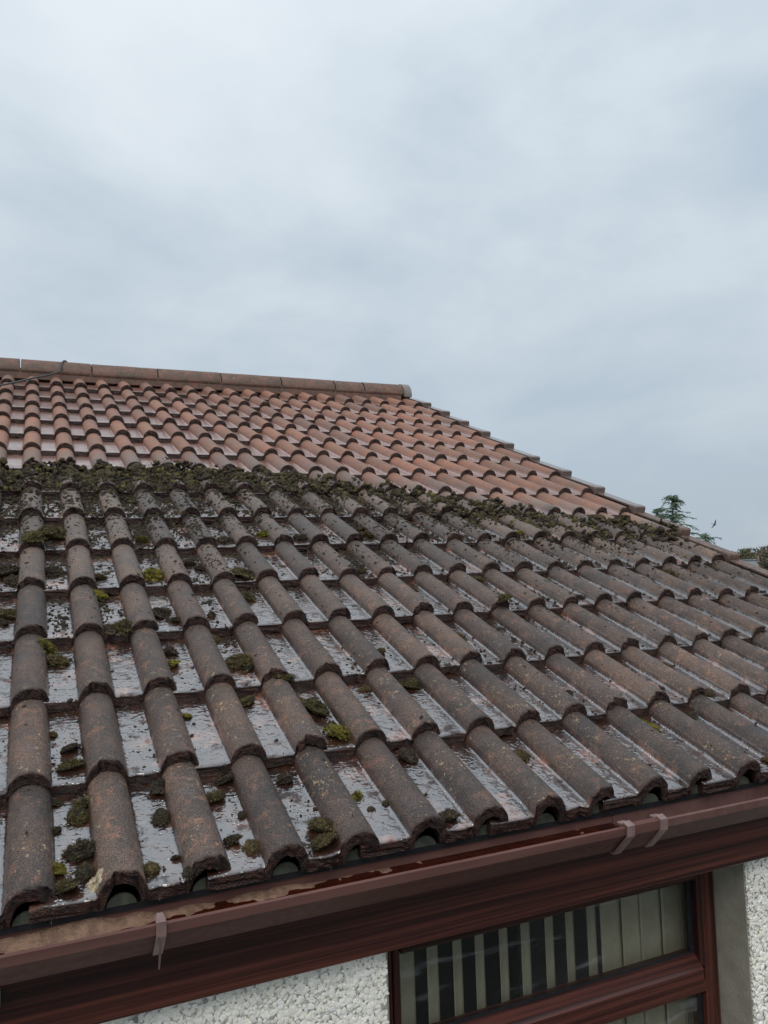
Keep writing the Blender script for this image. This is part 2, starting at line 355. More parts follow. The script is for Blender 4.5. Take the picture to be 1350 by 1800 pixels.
def scatter(base, centres, sizes, flat, frames_n, jag=0.35, tints=None):
    """many randomly turned, jagged copies of a base solid as arrays; frames_n = unit normal to flatten along"""
    bv, bf = base; n = len(centres); m = len(bv)
    q = RNG.normal(size=(n, 4)); q /= np.linalg.norm(q, axis=1)[:, None]
    w, x, y, z = q.T
    R = np.stack([np.stack([1 - 2 * (y * y + z * z), 2 * (x * y - w * z), 2 * (x * z + w * y)], -1),
                  np.stack([2 * (x * y + w * z), 1 - 2 * (x * x + z * z), 2 * (y * z - w * x)], -1),
                  np.stack([2 * (x * z - w * y), 2 * (y * z + w * x), 1 - 2 * (x * x + y * y)], -1)], 1)
    v = np.broadcast_to(bv, (n, m, 3)) * (1 + RNG.uniform(-jag, jag, (n, m, 1)))
    v = v * RNG.uniform(0.6, 1.35, (n, 1, 3))
    v = np.einsum('nij,nmj->nmi', R, v)
    N = np.asarray(frames_n); h = v @ N
    v = v - (h * (1 - np.asarray(flat)[:, None]))[..., None] * N
    v = v * np.asarray(sizes)[:, None, None] + np.asarray(centres)[:, None, :]
    F = (bf[None] + (np.arange(n) * m)[:, None, None]).reshape(-1, 3)
    T = None if tints is None else np.repeat(tints, m, axis=0)
    return v.reshape(-1, 3), F, T

# ------------------------------------------------------------------ roof geometry
ES = np.array([0, CA, SA]); EN = np.array([0, -SA, CA])
VJ = [0.0, 0.3184, 0.6323, 0.9625, 1.2857, 1.6125, 1.948, 2.2813, 2.6046, 2.9262, 3.2497, 3.573, 3.8915, 4.2127, 4.5343]
PIT, RA, RH, TH = 0.15, 0.0415, 0.042, 0.0265
TILT = TH / 0.323
APEX = 4.90
def roof_pt(x, v, n): return np.array([x, 0, 0]) + ES * v + EN * n
def roll_h(d):
    d = abs(d) / RA
    if d >= 1.12: return 0.0
    if d > 0.97: return 0.004 * ((1.12 - d) / 0.15) ** 2
    return max(RH * (1 - d ** 2.1) ** 0.55, 0.004)
def surf_n(x, v):
    j = max(0, sum(1 for q in VJ if q <= v) - 1); s = v - VJ[j]
    i = round(x / PIT)
    return -RH - TILT * s + roll_h(x - i * PIT)

# ground first
def ground():
    n = 41; ext = np.linspace(-1, 1, n); ext = np.sign(ext) * (np.abs(ext) ** 2.6) * 1500
    V = []; 
    for yy in ext:
        for xx in ext:
            r = math.hypot(xx, yy); V.append((xx, yy, -2.55 - 3.4 * min(1, max(0, (r - 14) / 40)) ** 1.0 + 0.4 * mnoise.noise((xx * 0.01, yy * 0.01, 0))* min(1, r / 40)))
    F = [(a * n + b, a * n + b + 1, (a + 1) * n + b + 1, (a + 1) * n + b) for a in range(n - 1) for b in range(n - 1)]
    return tag(mk('ground', V, F, M['grass'], None, True), 'sloping rough grass ground around the bungalow', None, None, 'structure')
ground()

house = empty('bungalow', (0, 0.1, -2.55), 'white pebble-dashed bungalow with a half-washed brown concrete tile roof', 'house')
HOFF = Vector((0, -0.1, 2.55))
def under(o, p=None):
    """parent at the house while keeping the world coordinates the mesh was built in"""
    o.parent = house if p is None else p
    if p is None: o.location = HOFF
    return o
XL, XR = -2.62, 2.83

# walls (front wall has the window opening)
def front_wall():
    m = MB(); y0, y1 = 0.10, 0.34; zt, zb = -0.10, -2.55
    wx0, wx1, wz1, wz0 = 0.682, 1.714, -0.285, -1.62
    m.box(XL, wx0, y0, y1, zb, zt); m.box(wx1, XR, y0, y1, zb, zt)
    m.box(wx0, wx1, y0 + .002, y1, zb, wz0); m.box(wx0, wx1, y0 + .002, y1, wz1, zt)
    return m
wall = under(front_wall().build('wall', M['render']))
yb = 2 * APEX * CA - 0.10
m = MB(); m.box(XL, XR, yb - 0.24, yb, -2.55, -0.10); under(m.build('rear_wall', M['render']))
def gable(x0, x1):
    mm = MB(); pr = [(0.345, -2.55), (yb - 0.245, -2.55), (yb - 0.245, -0.02), (APEX * CA, APEX * SA - 0.16), (0.345, -0.02)]
    mm.prism(pr, x0, x1); return mm
under(gable(XR - 0.24, XR).build('gable_wall', M['render'])); under(gable(XL, XL + 0.24).build('gable_wall', M['render']))
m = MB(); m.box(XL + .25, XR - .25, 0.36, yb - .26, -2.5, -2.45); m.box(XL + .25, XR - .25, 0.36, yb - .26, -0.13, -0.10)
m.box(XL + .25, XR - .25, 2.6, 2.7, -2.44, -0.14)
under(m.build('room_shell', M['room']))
# smooth reveal band round the opening
m = MB(); m.box(1.7095, 1.7125, 0.103, 0.335, -1.62, -0.287); under(m.build('window_reveal', M['reveal']))
m = MB(); m.box(0.684, 0.687, 0.103, 0.335, -1.62, -0.287); under(m.build('window_reveal', M['reveal']))
m = MB(); m.box(0.66, 1.74, 0.06, 0.33, -1.67, -1.615, 0.006); under(m.build('window_sill', M['reveal']))

def dash(x0, x1, z0, z1, n):
    xs = RNG.uniform(x0, x1, n); zs = RNG.uniform(z0, z1, n)
    c = np.c_[xs, np.full(n, 0.0985) - RNG.uniform(0, 0.004, n), zs]
    g = RNG.uniform(0.80, 0.94, n); t = np.c_[g, g * RNG.uniform(0.96, 0.99, n), g * RNG.uniform(0.84, 0.93, n)]
    dk = RNG.random(n) < 0.012; t[dk] *= RNG.uniform(0.2, 0.6, (dk.sum(), 1))
    return scatter(ICO1, c, RNG.uniform(0.0036, 0.0074, n), np.full(n, 0.32), (0, 1, 0), 0.30, t)
parts = [dash(-0.3, 0.680, -0.75, -0.24, 11000), dash(1.718, 2.45, -1.15, -0.24, 15000)]
off = 0; Vs, Fs, Ts = [], [], []
for v, f, t in parts: Vs.append(v); Fs.append(f + off); Ts.append(t); off += len(v)
o = big_mesh('pebble_dash', np.concatenate(Vs), np.concatenate(Fs), M['chip'], None, np.concatenate(Ts), False); o.parent = wall; tag(o, kind='stuff')

# roof deck: two slopes
m = MB()
def slab(v0, v1, n0, n1, mirror=False):
    a = [(roof_pt(0, v, n)[1], roof_pt(0, v, n)[2]) for v, n in ((v0, n0), (v1, n0), (v1, n1), (v0, n1))]
    if mirror: yc = APEX * CA; a = [(2 * yc - p[0], p[1]) for p in a][::-1]
    return a
m.prism(slab(0.10, APEX - 0.01, -0.150, -0.112), XL, XR - 0.005)
m.prism(slab(0.0, APEX + 0.0, -0.125, -0.050, True), XL, XR - 0.005)
roof = under(m.build('roof', M['under']))

# ---- tiles
def tile_mesh(rolls, seed):
    rs = np.random.default_rng(seed)
    cen = [PIT * (k + 1) for k in range(rolls)]
    xs = [0.0, 0.02]
    for k, c in enumerate(cen):
        last = k == rolls - 1
        xs += [c - RA * 1.45, c - RA * 1.2] + [c + RA * q for q in (-1.1, -1.03, -.985, -.94, -.86, -.76, -.64, -.5, -.34, -.17, 0, .17, .34, .5, .64, .76, .86, .94, .985, 1.03)]
        if not last: xs += [c + RA * 1.12, c + RA * 1.45, c + PIT / 2]
    xs = sorted(xs); nx = len(xs)
    SR = [0.415, 0.30, 0.22, 0.14, 0.07, 0.03, 0.012, 0.004, 0.0]
    def top(x):
        for k, c in enumerate(cen):
            if k == rolls - 1 and x > c: return -RH + max(roll_h(x - c), 0.005)
            if abs(x - c) < RA * 1.15: return -RH + roll_h(x - c)
        return -RH
    def bot(x):
        ai = RA - 0.0120
        for k, c in enumerate(cen):
            d = abs(x - c)
            if d < ai:
                zz = -RH - TH + (RH + TH - 0.0250) * math.sqrt(1 - (d / ai) ** 2.2)
                if k == rolls - 1 and x > c: zz = max(zz, -RH + 0.0015)
                return zz
            if k == rolls - 1 and x > c: return -RH + 0.0015
        return -RH - TH
    sd = rs.uniform(0, 100, 3)
    notch = rs.random() < 0.55; nw = rs.uniform(0.35, 0.8); nd = rs.uniform(0.008, 0.022)
    chips = [(rs.uniform(0.03, cen[-1] + RA), rs.uniform(0.005, 0.009), rs.uniform(0.003, 0.007)) for _ in range(rs.integers(2, 7))]
    def rough(x, s, z, k):
        a = mnoise.noise((x * 70 + sd[0], z * 70 + sd[1], sd[2])) * 0.0050 + mnoise.noise((x * 190 + sd[1], z * 190, sd[0])) * 0.0034
        c = mnoise.noise((x * 110 + sd[2], z * 110 + sd[0], s * 60)) * 0.0026 + mnoise.noise((x * 22 + sd[2], sd[0], 3.3)) * 0.0018
        s2 = s + k * (abs(a) * 1.4 + 0.3 * a); z2 = z + k * c
        for cx_, cw_, cd_ in chips: s2 += k * cd_ * max(0.0, 1 - ((x - cx_) / cw_) ** 2)
        if notch and x > cen[-1] + RA * nw: s2 += nd * k * min(1, (x - cen[-1] - RA * nw) / 0.006)
        return s2, z2
    V, pan, nose, rows = [], [], [], []
    def addrow(fn):
        r = []
        for x in xs:
            s, z, ns = fn(x); dmin = min(abs(x - c) for c in cen)
            p = min(1, max(0, (dmin / RA - 0.86) / 0.16)); p = p * p * (3 - 2 * p)
            r.append(len(V)); V.append((x, s, z)); pan.append(p); nose.append(ns)
        rows.append(r)
    for s in SR:
        k = 0.0 if s > 0.02 else (0.35 if s > 0.01 else (0.8 if s > 0.002 else 1.0))
        def fn(x, s=s, k=k):
            z = top(x) - (0.0022 if s == 0.0 else (0.0005 if s < 0.005 else 0))
            a, b = rough(x, s, z, k); return a, b, (1.0 if s < 0.002 else (0.35 if s < 0.005 else 0.0))
        addrow(fn)
    for q in (0.25, 0.5, 0.75):
        def fn(x, q=q):
            z = top(x) * (1 - q) + bot(x) * q; a, b = rough(x, -0.0008, z, 1.0); return a + 0.0016 * rs.random(), b, 1.0
        addrow(fn)
    for s in (0.0, 0.012, 0.07, 0.415):
        def fn(x, s=s):
            z = bot(x); a, b = rough(x, s, z, 1.0 if s == 0 else 0.0); return a, b, 1.0
        addrow(fn)
    F, sm = [], []
    for r in range(len(rows) - 1):
        for i in range(nx - 1):
            F.append((rows[r][i], rows[r][i + 1], rows[r + 1][i + 1], rows[r + 1][i])); sm.append(r < 7 or r > 12)
    for i in (0, nx - 1):                         # long sides
        loop = [rows[r][i] for r in range(len(rows))]
        F.append(tuple(loop if i == 0 else loop[::-1])); sm.append(False)
    F.append(tuple([rows[0][i] for i in range(nx - 1, -1, -1)] + [rows[-1][i] for i in range(nx)])); sm.append(False)
    me = bpy.data.meshes.new('roof_tile'); me.from_pydata(V, [], F); me.update()
    me.polygons.foreach_set('use_smooth', sm)
    for nm, dat in (('pan', pan), ('nose', nose)):
        a = me.attributes.new(nm, 'FLOAT', 'POINT'); a.data.foreach_set('value', dat)
    me.materials.append(M['tile']); return me
TILES2 = [tile_mesh(2, 10 + k) for k in range(9)]; TILES1 = [tile_mesh(1, 40 + k) for k in range(4)]
for j, v in enumerate(VJ):
    for k in range(-8, 11):
        half = k == 10
        me = random.choice(TILES1 if half else TILES2)
        o = bpy.data.objects.new('roof_tile', me); COL.objects.link(o); o.parent = roof
        x0 = (2 * k - 2) * PIT
        dv = random.gauss(0, 0.0035)
        o.location = Vector(roof_pt(x0 + random.uniform(-0.002, 0.002), v + dv, random.uniform(0, 0.0025)))
        o.rotation_euler = (PITCH - math.atan(TILT) + random.uniform(-0.005, 0.003), random.uniform(-0.007, 0.007), random.uniform(-0.007, 0.007))

# ---- ridge tiles
def ridge_tile_mesh(L, seed):
    prof = []
    for k in range(17):
        a = math.pi * (-0.03 + 1.06 * k / 16); prof.append((0.108 * math.cos(a), 0.102 * math.sin(a)))
    prof = prof + [(p[0] * 0.86, p[1] * 0.84 - 0.002) for p in prof[::-1]]
    m = MB(); n = len(prof); xs = [0, 0.004, L * .25, L * .5, L * .75, L - 0.004, L]; sc = [0.985, 1, 1, 1, 1, 1, 0.985]
    for x, s in zip(xs, sc):
        for p in prof: m.v.append((x, p[0] * s + 0.0012 * mnoise.noise((x * 9, p[0] * 30, seed)), p[1] * s + 0.0016 * mnoise.noise((x * 7, p[1] * 30, seed + 4))))
    for r in range(len(xs) - 1):
        for k in range(n): m.f.append((r * n + k, r * n + (k + 1) % n, (r + 1) * n + (k + 1) % n, (r + 1) * n + k))
    h = n // 2
    for r, fl in ((0, 1), (len(xs) - 1, 0)):
        for k in range(h - 1):
            q = (r * n + k, r * n + k + 1, r * n + n - 2 - k, r * n + n - 1 - k); m.f.append(q if fl else q[::-1])
    return m
ya, za = APEX * CA, APEX * SA
joints = [-2.55, -2.10, -1.645, -1.195, -0.74, -0.075, 0.385, 0.84, 1.305, 1.775, 2.22, 2.475, 2.83]
joints = [-2.62, -2.36, -1.905, -1.45, -0.995, -0.535, -0.075, 0.385, 0.84, 1.305, 1.775, 2.22, 2.475, 2.83]
for k in range(len(joints) - 1):
    L = joints[k + 1] - joints[k] - 0.007
    o = ridge_tile_mesh(L, k).build('ridge_tile', M['ridge'], roof, True)
    o.location = (joints[k] + 0.0035, ya, za - 0.034 + random.uniform(-0.002, 0.003)); o.rotation_euler = (0, random.uniform(-0.004, 0.004), random.uniform(-0.004, 0.004))
# mortar bed under the ridge, in one strip
m = MB(); V = []; F = []
pr = [(-0.102, -0.085), (-0.106, -0.030), (-0.085, -0.01), (0.085, -0.01), (0.106, -0.030), (0.102, -0.085)]
m.prism([(ya + p[0], za + p[1]) for p in pr], joints[0] + .02, 2.80); m.build('ridge_mortar', M['ridge'], roof)
# plastic end cap closing the ridge
m = MB(); ring = []
prof = [(0.116 * math.cos(math.pi * (-.05 + 1.1 * k / 16)), 0.110 * math.sin(math.pi * (-.05 + 1.1 * k / 16))) for k in range(17)]
m.prism([(ya + p[0], za - 0.034 + p[1]) for p in prof], 2.828, 2.895); m.build('ridge_end_cap', M['endcap'], roof)

# ---- verge units, one for each course
def verge_mesh():
    m = MB()
    x0, x1 = 2.885, 2.962
    # nose block, top flange, side skirt; local y along slope, z normal
    m.box(x0 + .004, x1, -0.010, 0.045, -0.040, 0.0075, 0.006)
    m.box(x0 + 0.012, x1 - 0.001, 0.046, 0.330, -0.006, 0.0035, 0.0015)
    m.box(x1 - 0.005, x1 - 0.0005, 0.0462, 0.345, -0.115, -0.0065)
    m.box(x1 - 0.005, x1 - 0.0006, -0.010, 0.0455, -0.115, -0.0465)
    return m
vm = None
for j, v in enumerate(VJ):
    o = verge_mesh().build('verge_cap', M['vergecap'] if j >= 6 else M['vergeold'], roof) if (vm is None or j == 6) else None
    if o is None:
        o = vm.copy(); COL.objects.link(o); o.parent = roof
    vm = o
    o.location = Vector(roof_pt(random.uniform(-.002, .002), v, -0.002)); o.rotation_euler = (PITCH - math.atan(TILT) + random.uniform(-0.006, 0.006), 0, random.uniform(-.006, .006))

# ------------------------------------------------------------------ eaves: filler, fascia, gutter
m = MB(); m.box(XL, XR, 0.037, 0.0425, -0.078, -0.0665); fil = under(m.build('eaves_filler', M['rubber']))
for i in range(-17, 20):
    w = 0.026; arc = [(-w, -0.066)] + [(w * math.cos(math.pi * (1 - k / 8)), -0.066 + 0.021 * math.sin(math.pi * k / 8)) for k in range(1, 8)] + [(w, -0.066)]
    b = MB(); n = len(arc)
    b.v = [(i * PIT + a[0], 0.034, a[1]) for a in arc] + [(i * PIT + a[0], 0.040, a[1]) for a in arc]
    b.f = [tuple(range(n)), tuple(range(2 * n - 1, n - 1, -1))] + [(k, n + k, n + (k + 1) % n, (k + 1) % n) for k in range(n)]
    b.build('filler_tooth', M['filler'], fil)
m = MB(); m.box(XL, XR + 0.1, 0.050, 0.070, -0.267, -0.066, 0.002); fascia = under(m.build('fascia', M['wood_x']))
m = MB(); m.box(XL, XR + 0.1, 0.0705, 0.098, -0.262, -0.250); m.build('soffit_strip', M['wood_x'], fascia)

GP = [(0.046, -0.0675), (0.046, -0.130), (-0.020, -0.134), (-0.0675, -0.0865), (-0.0705, -0.0695), (-0.0640, -0.0675), (-0.0635, -0.0700), (-0.0675, -0.0715),
      (-0.0648, -0.0855), (-0.0195, -0.1308), (0.0435, -0.1270), (0.0435, -0.0675)]
def gut_prof(o):      # outward offset of the outside line
    return GP
UX = 1.243
m = MB(); m.prism(GP, XL - .02, UX); gut = under(m.build('gutter', M['gutter']))
m = MB(); m.prism(GP, UX + 0.002, XR + 0.13); m.build('gutter_length', M['gutter_faded'], gut)
m = MB(); m.prism([(0.045, -0.055), (0.045, -0.129), (-0.020, -0.133), (-0.068, -0.087), (-0.070, -0.070)], XR + 0.131, XR + 0.136); m.build('gutter_stop_end', M['gutter'], gut)
def strap(o0, o1):
    """strip round the outside of the gutter between two outward offsets"""
    line = [(-0.062, -0.0660), (-0.0705, -0.0685), (-0.0680, -0.0868), (-0.0205, -0.1346), (0.030, -0.1310)]
    nr = [(0.3, 1.0), (-0.9, 0.5), (-0.98, -0.2), (-0.5, -0.86), (0, -1)]
    a = [(p[0] + n[0] * o0, p[1] + n[1] * o0) for p, n in zip(line, nr)]; b = [(p[0] + n[0] * o1, p[1] + n[1] * o1) for p, n in zip(line, nr)]
    return a + b[::-1]
def bracket(x, w=0.0165):
    m = MB(); m.prism(strap(0.0006, 0.0042), x - w / 2, x + w / 2)
    o = m.build('gutter_bracket', M['clip'], gut)
    m = MB()   # clip tongue over the lip and tapering rib below
    b = len(m.v); m.v += [(x - w / 2, -0.0745, -0.064), (x + w / 2, -0.0745, -0.064), (x + w * .3, -0.052, -0.057), (x - w * .3, -0.052, -0.057),
                          (x - w / 2, -0.073, -0.0688), (x + w / 2, -0.073, -0.0688), (x + w * .3, -0.052, -0.062), (x - w * .3, -0.052, -0.062)]
    m.f += [(0, 1, 2, 3), (7, 6, 5, 4), (0, 4, 5, 1), (1, 5, 6, 2), (2, 6, 7, 3), (3, 7, 4, 0)]
    m.build('clip_tongue', M['clip'], o)
    m = MB(); m.v = [(x - .0028, -0.0735, -0.088), (x + .0028, -0.0735, -0.088), (x + .0012, -0.038, -0.156), (x - .0012, -0.038, -0.156), (x - .0028, -0.067, -0.088), (x + .0028, -0.067, -0.088), (x + .0012, -0.0345, -0.156), (x - .0012, -0.0345, -0.156)]
    m.f = [(0, 3, 2, 1), (4, 5, 6, 7), (0, 1, 5, 4), (1, 2, 6, 5), (2, 3, 7, 6), (3, 0, 4, 7)]
    m.build('bracket_rib', M['clip'], o)
    return o
for x in (-2.2, -1.4, -0.6, 0.203, 2.15): bracket(x)
m = MB(); m.prism(strap(0.0005, 0.0026), 1.190, 1.297); un = m.build('gutter_union', M['gutter'], gut)
for x in (1.197, 1.290):
    m = MB(); m.prism(strap(0.0030, 0.0075), x - 0.010, x + 0.010); m.box(x - 0.018, x + 0.002, -0.063, -0.050, -0.0645, -0.0595, .001)
    m.build('union_clip', M['clip'], un)

# silt and standing water in the gutter
def silt():
    V, F = [], []; nx, ny = 260, 9; x0, x1 = -0.9, 1.19
    for a in range(nx):
        x = x0 + (x1 - x0) * a / (nx - 1)
        amp = 0.5 + 0.5 * mnoise.noise((x * 5.0, 0.3, 0)) + 0.35 * mnoise.noise((x * 17, 2.3, 0)); fade = min(1, max(0, (0.75 - x) / 0.7)) * 0.75 + 0.2
        for b in range(ny):
            t = b / (ny - 1); y = -0.006 + 0.0485 * t
            z = -0.1035 + 0.030 * fade * (0.2 + 0.8 * amp) * t ** 0.9 + 0.0022 * mnoise.noise((x * 90, y * 90, 1)) + 0.004 * mnoise.noise((x * 25, y * 40, 5))
            V.append((x, y, z))
    for a in range(nx - 1):
        for b in range(ny - 1): q = a * ny + b; F.append((q, q + ny, q + ny + 1, q + 1))
    return tag(mk('gutter_silt', V, F, M['silt'], None, True), 'sandy brown silt lying along the back of the gutter', 'silt', None, 'stuff')
silt()
def water(x0, x1, z, nm):
    V, F = [], []; n = 40
    for a in range(n):
        x = x0 + (x1 - x0) * a / (n - 1); V += [(x, -0.0648 + (-0.0855 - z) + 0.0008, z), (x, 0.0430, z)]
    for a in range(n - 1): F.append((2 * a, 2 * a + 2, 2 * a + 3, 2 * a + 1))
    return mk('gutter_water', V, F, M['water'], None, True)
tag(water(-2.6, 1.238, -0.0975, ''), 'shallow brown rainwater standing in the gutter left of the union', 'water', None, 'stuff')
tag(water(1.248, 2.95, -0.114, ''), 'shallow rainwater in the cleaner gutter right of the union', 'water', None, 'stuff')

# hanging water drops
DRP = [(0.212, 'bright water drop falling above the left gutter bracket'), (0.035, 'water drop hanging under the leftmost eaves tile'), (0.535, 'thin water drop falling behind the gutter lip near its middle'),
       (0.945, 'small water drop falling from the eaves left of the gutter union'), (1.215, 'round water drop falling just above the gutter union'), (1.62, 'streaking water drop falling from the eaves at far right')]
for k, (x, lab) in enumerate(DRP):
    m = MB(); L = 0.008 if k != 5 else 0.018
    m.tube([(x, 0.012, -0.054 - q * L - 0.004 * (k % 3)) for q in (0, .25, .5, .75, .92, 1)], [0.0003, 0.0008, 0.0016, 0.0023, 0.0017, 0.0004], 8)
    tag(m.build('water_drop', M['drop'], None, True), lab, 'water drop', 'drops falling from the eaves')

# ------------------------------------------------------------------ window
WY = 0.205
win = empty('window', (0, 0, 0), None, None); win.parent = house; win.location = HOFF
for k in ('label', 'category'):
    if k in win: del win[k]
def wbar(name, mat, *b, bev=0.004): m = MB(); m.box(*b, bev); return m.build(name, mat, win)
wbar('frame_stile', M['wood_z'], 0.690, 0.742, WY, WY + 0.06, -1.610, -0.290)
wbar('frame_stile', M['wood_z'], 1.662, 1.7085, WY, WY + 0.06, -1.610, -0.290)
wbar('frame_head', M['wood_x'], 0.743, 1.661, WY, WY + 0.06, -0.340, -0.290)
wbar('sash_stile', M['wood_z'], 0.743, 0.760, WY - .004, WY + 0.05, -0.586, -0.341)
wbar('sash_stile', M['wood_z'], 1.6445, 1.6610, WY - .004, WY + 0.05, -0.586, -0.341)
wbar('sash_head', M['wood_x'], 0.7605, 1.644, WY - .004, WY + 0.05, -0.357, -0.341)
# bottom rail of the fanlight: sloping glossy bead then flat rail
m = MB(); m.prism([(WY + .05, -0.556), (WY + 0.022, -0.556), (WY - 0.004, -0.578), (WY - 0.010, -0.586), (WY - 0.010, -0.618), (WY + .05, -0.618)], 0.7605, 1.644); m.build('sash_bottom_rail', M['wood_x'], win)
wbar('transom', M['wood_x'], 0.743, 1.661, WY - .002, WY + 0.06, -0.652, -0.6185)
wbar('frame_bottom', M['wood_x'], 0.743, 1.661, WY, WY + 0.06, -1.610, -1.560)
for z1, z0 in ((-0.3575, -0.5555), (-0.6525, -1.559)):
    m = MB(); m.box(0.758, 1.648, WY + 0.026, WY + 0.030, z0, z1); m.build('glass_pane', M['glass'], win)
    m = MB(); x0, x1, g = 0.7605, 1.644, 0.006
    if z1 < -0.6: x0, x1 = 0.743, 1.661
    m.box(x0, x0 + g, WY + 0.019, WY + 0.0255, z0, z1); m.box(x1 - 2.2 * g, x1, WY + 0.019, WY + 0.0255, z0, z1); m.box(x0 + g, x1 - 2.2 * g, WY + 0.0195, WY + 0.0255, z0, z0 + g); m.box(x0 + g, x1 - 2.2 * g, WY + 0.0195, WY + 0.0255, z1 - g * .6, z1)
    m.build('gasket', M['rubber'], win)

blind = empty('vertical_blind', (1.2, 0.30, -1.5), 'cream vertical slat blind hanging behind the window glass', 'blind')
m = MB(); m.box(0.70 - 1.2, 1.70 - 1.2, -0.012, 0.012, -0.315 + 1.5, -0.290 + 1.5, .002); m.build('head_rail', M['slat'], blind)
SL = [(0.795, 0.845), (0.870, 0.911), (0.939, 0.976), (1.003, 1.041), (1.071, 1.109), (1.137, 1.178), (1.208, 1.249), (1.275, 1.316), (1.341, 1.387), (1.393, 1.470), (1.462, 1.535), (1.527, 1.609), (1.601, 1.682), (1.674, 1.715)]
for k, (a, b) in enumerate(SL):
    wd = b - a; dp = 0.022 if k < 9 else 0.006
    V, F = [], []; n = 6
    for q in range(n + 1):
        t = q / n; x = a + wd * t; y = 0.30 + dp * (t - 0.5) + 0.004 * math.sin(math.pi * t) + (0.003 if k % 2 else 0)
        for z in (-0.315, -0.70, -1.10, -1.50): V.append((x - 1.2, y - 0.30, z + 1.5 + (0.003 * random.uniform(-1, 1) if z == -1.5 else 0)))
    for q in range(n):
        for r in range(3): c = q * 4 + r; F.append((c, c + 4, c + 5, c + 1))
    o = mk('slat', V, F, M['slat'], blind, True); md = o.modifiers.new('thickness', 'SOLIDIFY'); md.thickness = 0.0008

# ------------------------------------------------------------------ cable over the ridge
cp = []
ctrl = [(-0.9, 3.55, 0.012), (-0.45, 3.95, 0.010), (-0.20, 4.20, 0.012), (0.02, 4.55, 0.014), (0.10, 4.66, 0.016), (0.17, 4.75, 0.03)]
pts = [roof_pt(x, v, n) for x, v, n in ctrl] + [np.array([0.19, ya - 0.08, za + 0.044]), np.array([0.21, ya - 0.03, za + 0.074]), np.array([0.23, ya + 0.05, za + 0.072]), np.array([0.25, ya + 0.14, za + 0.0]), np.array([0.3, ya + 0.6, za - 0.26])]
fine = []
for a in range(len(pts) - 1):
    p0, p1, p2, p3 = pts[max(a - 1, 0)], pts[a], pts[a + 1], pts[min(a + 2, len(pts) - 1)]
    for q in range(6):
        t = q / 6; fine.append(tuple(0.5 * ((2 * p1) + (-p0 + p2) * t + (2 * p0 - 5 * p1 + 4 * p2 - p3) * t * t + (-p0 + 3 * p1 - 3 * p2 + p3) * t ** 3)))
m = MB(); m.tube(fine, 0.0065, 8); tag(m.build('cable', M['cable'], None, True), 'thin dark cable trailing over the ridge at far left', 'cable')

# ------------------------------------------------------------------ moss
TINT = {'o': (0.100, 0.084, 0.040), 'g': (0.19, 0.178, 0.032), 'd': (0.062, 0.051, 0.037)}
def clump_mesh(seed):
    rs = np.random.default_rng(seed); v, f = ICO3; v = v.copy(); sd = rs.uniform(0, 50, 3)
    lobes = rs.normal(size=(7, 3)); lobes /= np.linalg.norm(lobes, axis=1)[:, None]; la = rs.uniform(0.1, 0.4, 7)
    for i in range(len(v)):
        p = v[i]; r = 0.75 + sum(la[k] * max(0, p @ lobes[k]) ** 3 for k in range(7))
        q = Vector(p * 1.0) 
        r += 0.28 * mnoise.noise(q * 2.1 + Vector(sd)) + 0.20 * mnoise.noise(q * 5 + Vector(sd)) + 0.13 * mnoise.noise(q * 12 + Vector(sd)) + 0.10 * mnoise.noise(q * 26 + Vector(sd))
        v[i] = p * r
    v[:, 2] = np.where(v[:, 2] < 0, v[:, 2] * 0.35, v[:, 2] * 0.8)
    # loose tufts on the cushion
    n = 150; idx = rs.integers(0, len(v), n); c = v[idx] * rs.uniform(0.9, 1.08, (n, 1)); 
    loose = rs.random(n) < 0.25; ang = rs.uniform(0, 6.28, n); rr = rs.uniform(0.8, 1.5, n)
    c[loose] = np.c_[np.cos(ang) * rr, np.sin(ang) * rr, np.full(n, -0.12)][loose]
    bv, bf = ICO2 if False else ICO1; m = len(bv)
    tv = (bv[None] * (1 + rs.uniform(-.4, .4, (n, m, 1))) * rs.uniform(0.05, 0.16, (n, 1, 1)) + c[:, None]).reshape(-1, 3)
    tf = (bf[None] + (np.arange(n) * m)[:, None, None]).reshape(-1, 3) + len(v)
    nb = 3200; idx = rs.integers(0, len(v), nb); keep = v[idx][:, 2] > -0.1; p = v[idx][keep]; nb = len(p)
    d = p / np.linalg.norm(p, axis=1)[:, None] + rs.normal(size=(nb, 3)) * 0.55; d /= np.linalg.norm(d, axis=1)[:, None]
    w = np.cross(d, rs.normal(size=(nb, 3))); w /= np.linalg.norm(w, axis=1)[:, None]; L = rs.uniform(0.10, 0.36, (nb, 1)); q = rs.uniform(0.012, 0.035, (nb, 1))
    bl = np.stack([p - w * q - d * .03, p + w * q - d * .03, p + d * L], 1).reshape(-1, 3); bfc = np.arange(nb * 3).reshape(-1, 3) + len(v) + len(tv)
    V = np.concatenate([v, tv, bl]); F = np.concatenate([f, tf, bfc])
    me = bpy.data.meshes.new('moss_clump'); me.from_pydata(V.tolist(), [], F.tolist()); me.update(); me.polygons.foreach_set('use_smooth', [False] * len(me.polygons)); me.materials.append(M['moss'])
    return me
CM = [clump_mesh(k) for k in range(10)]
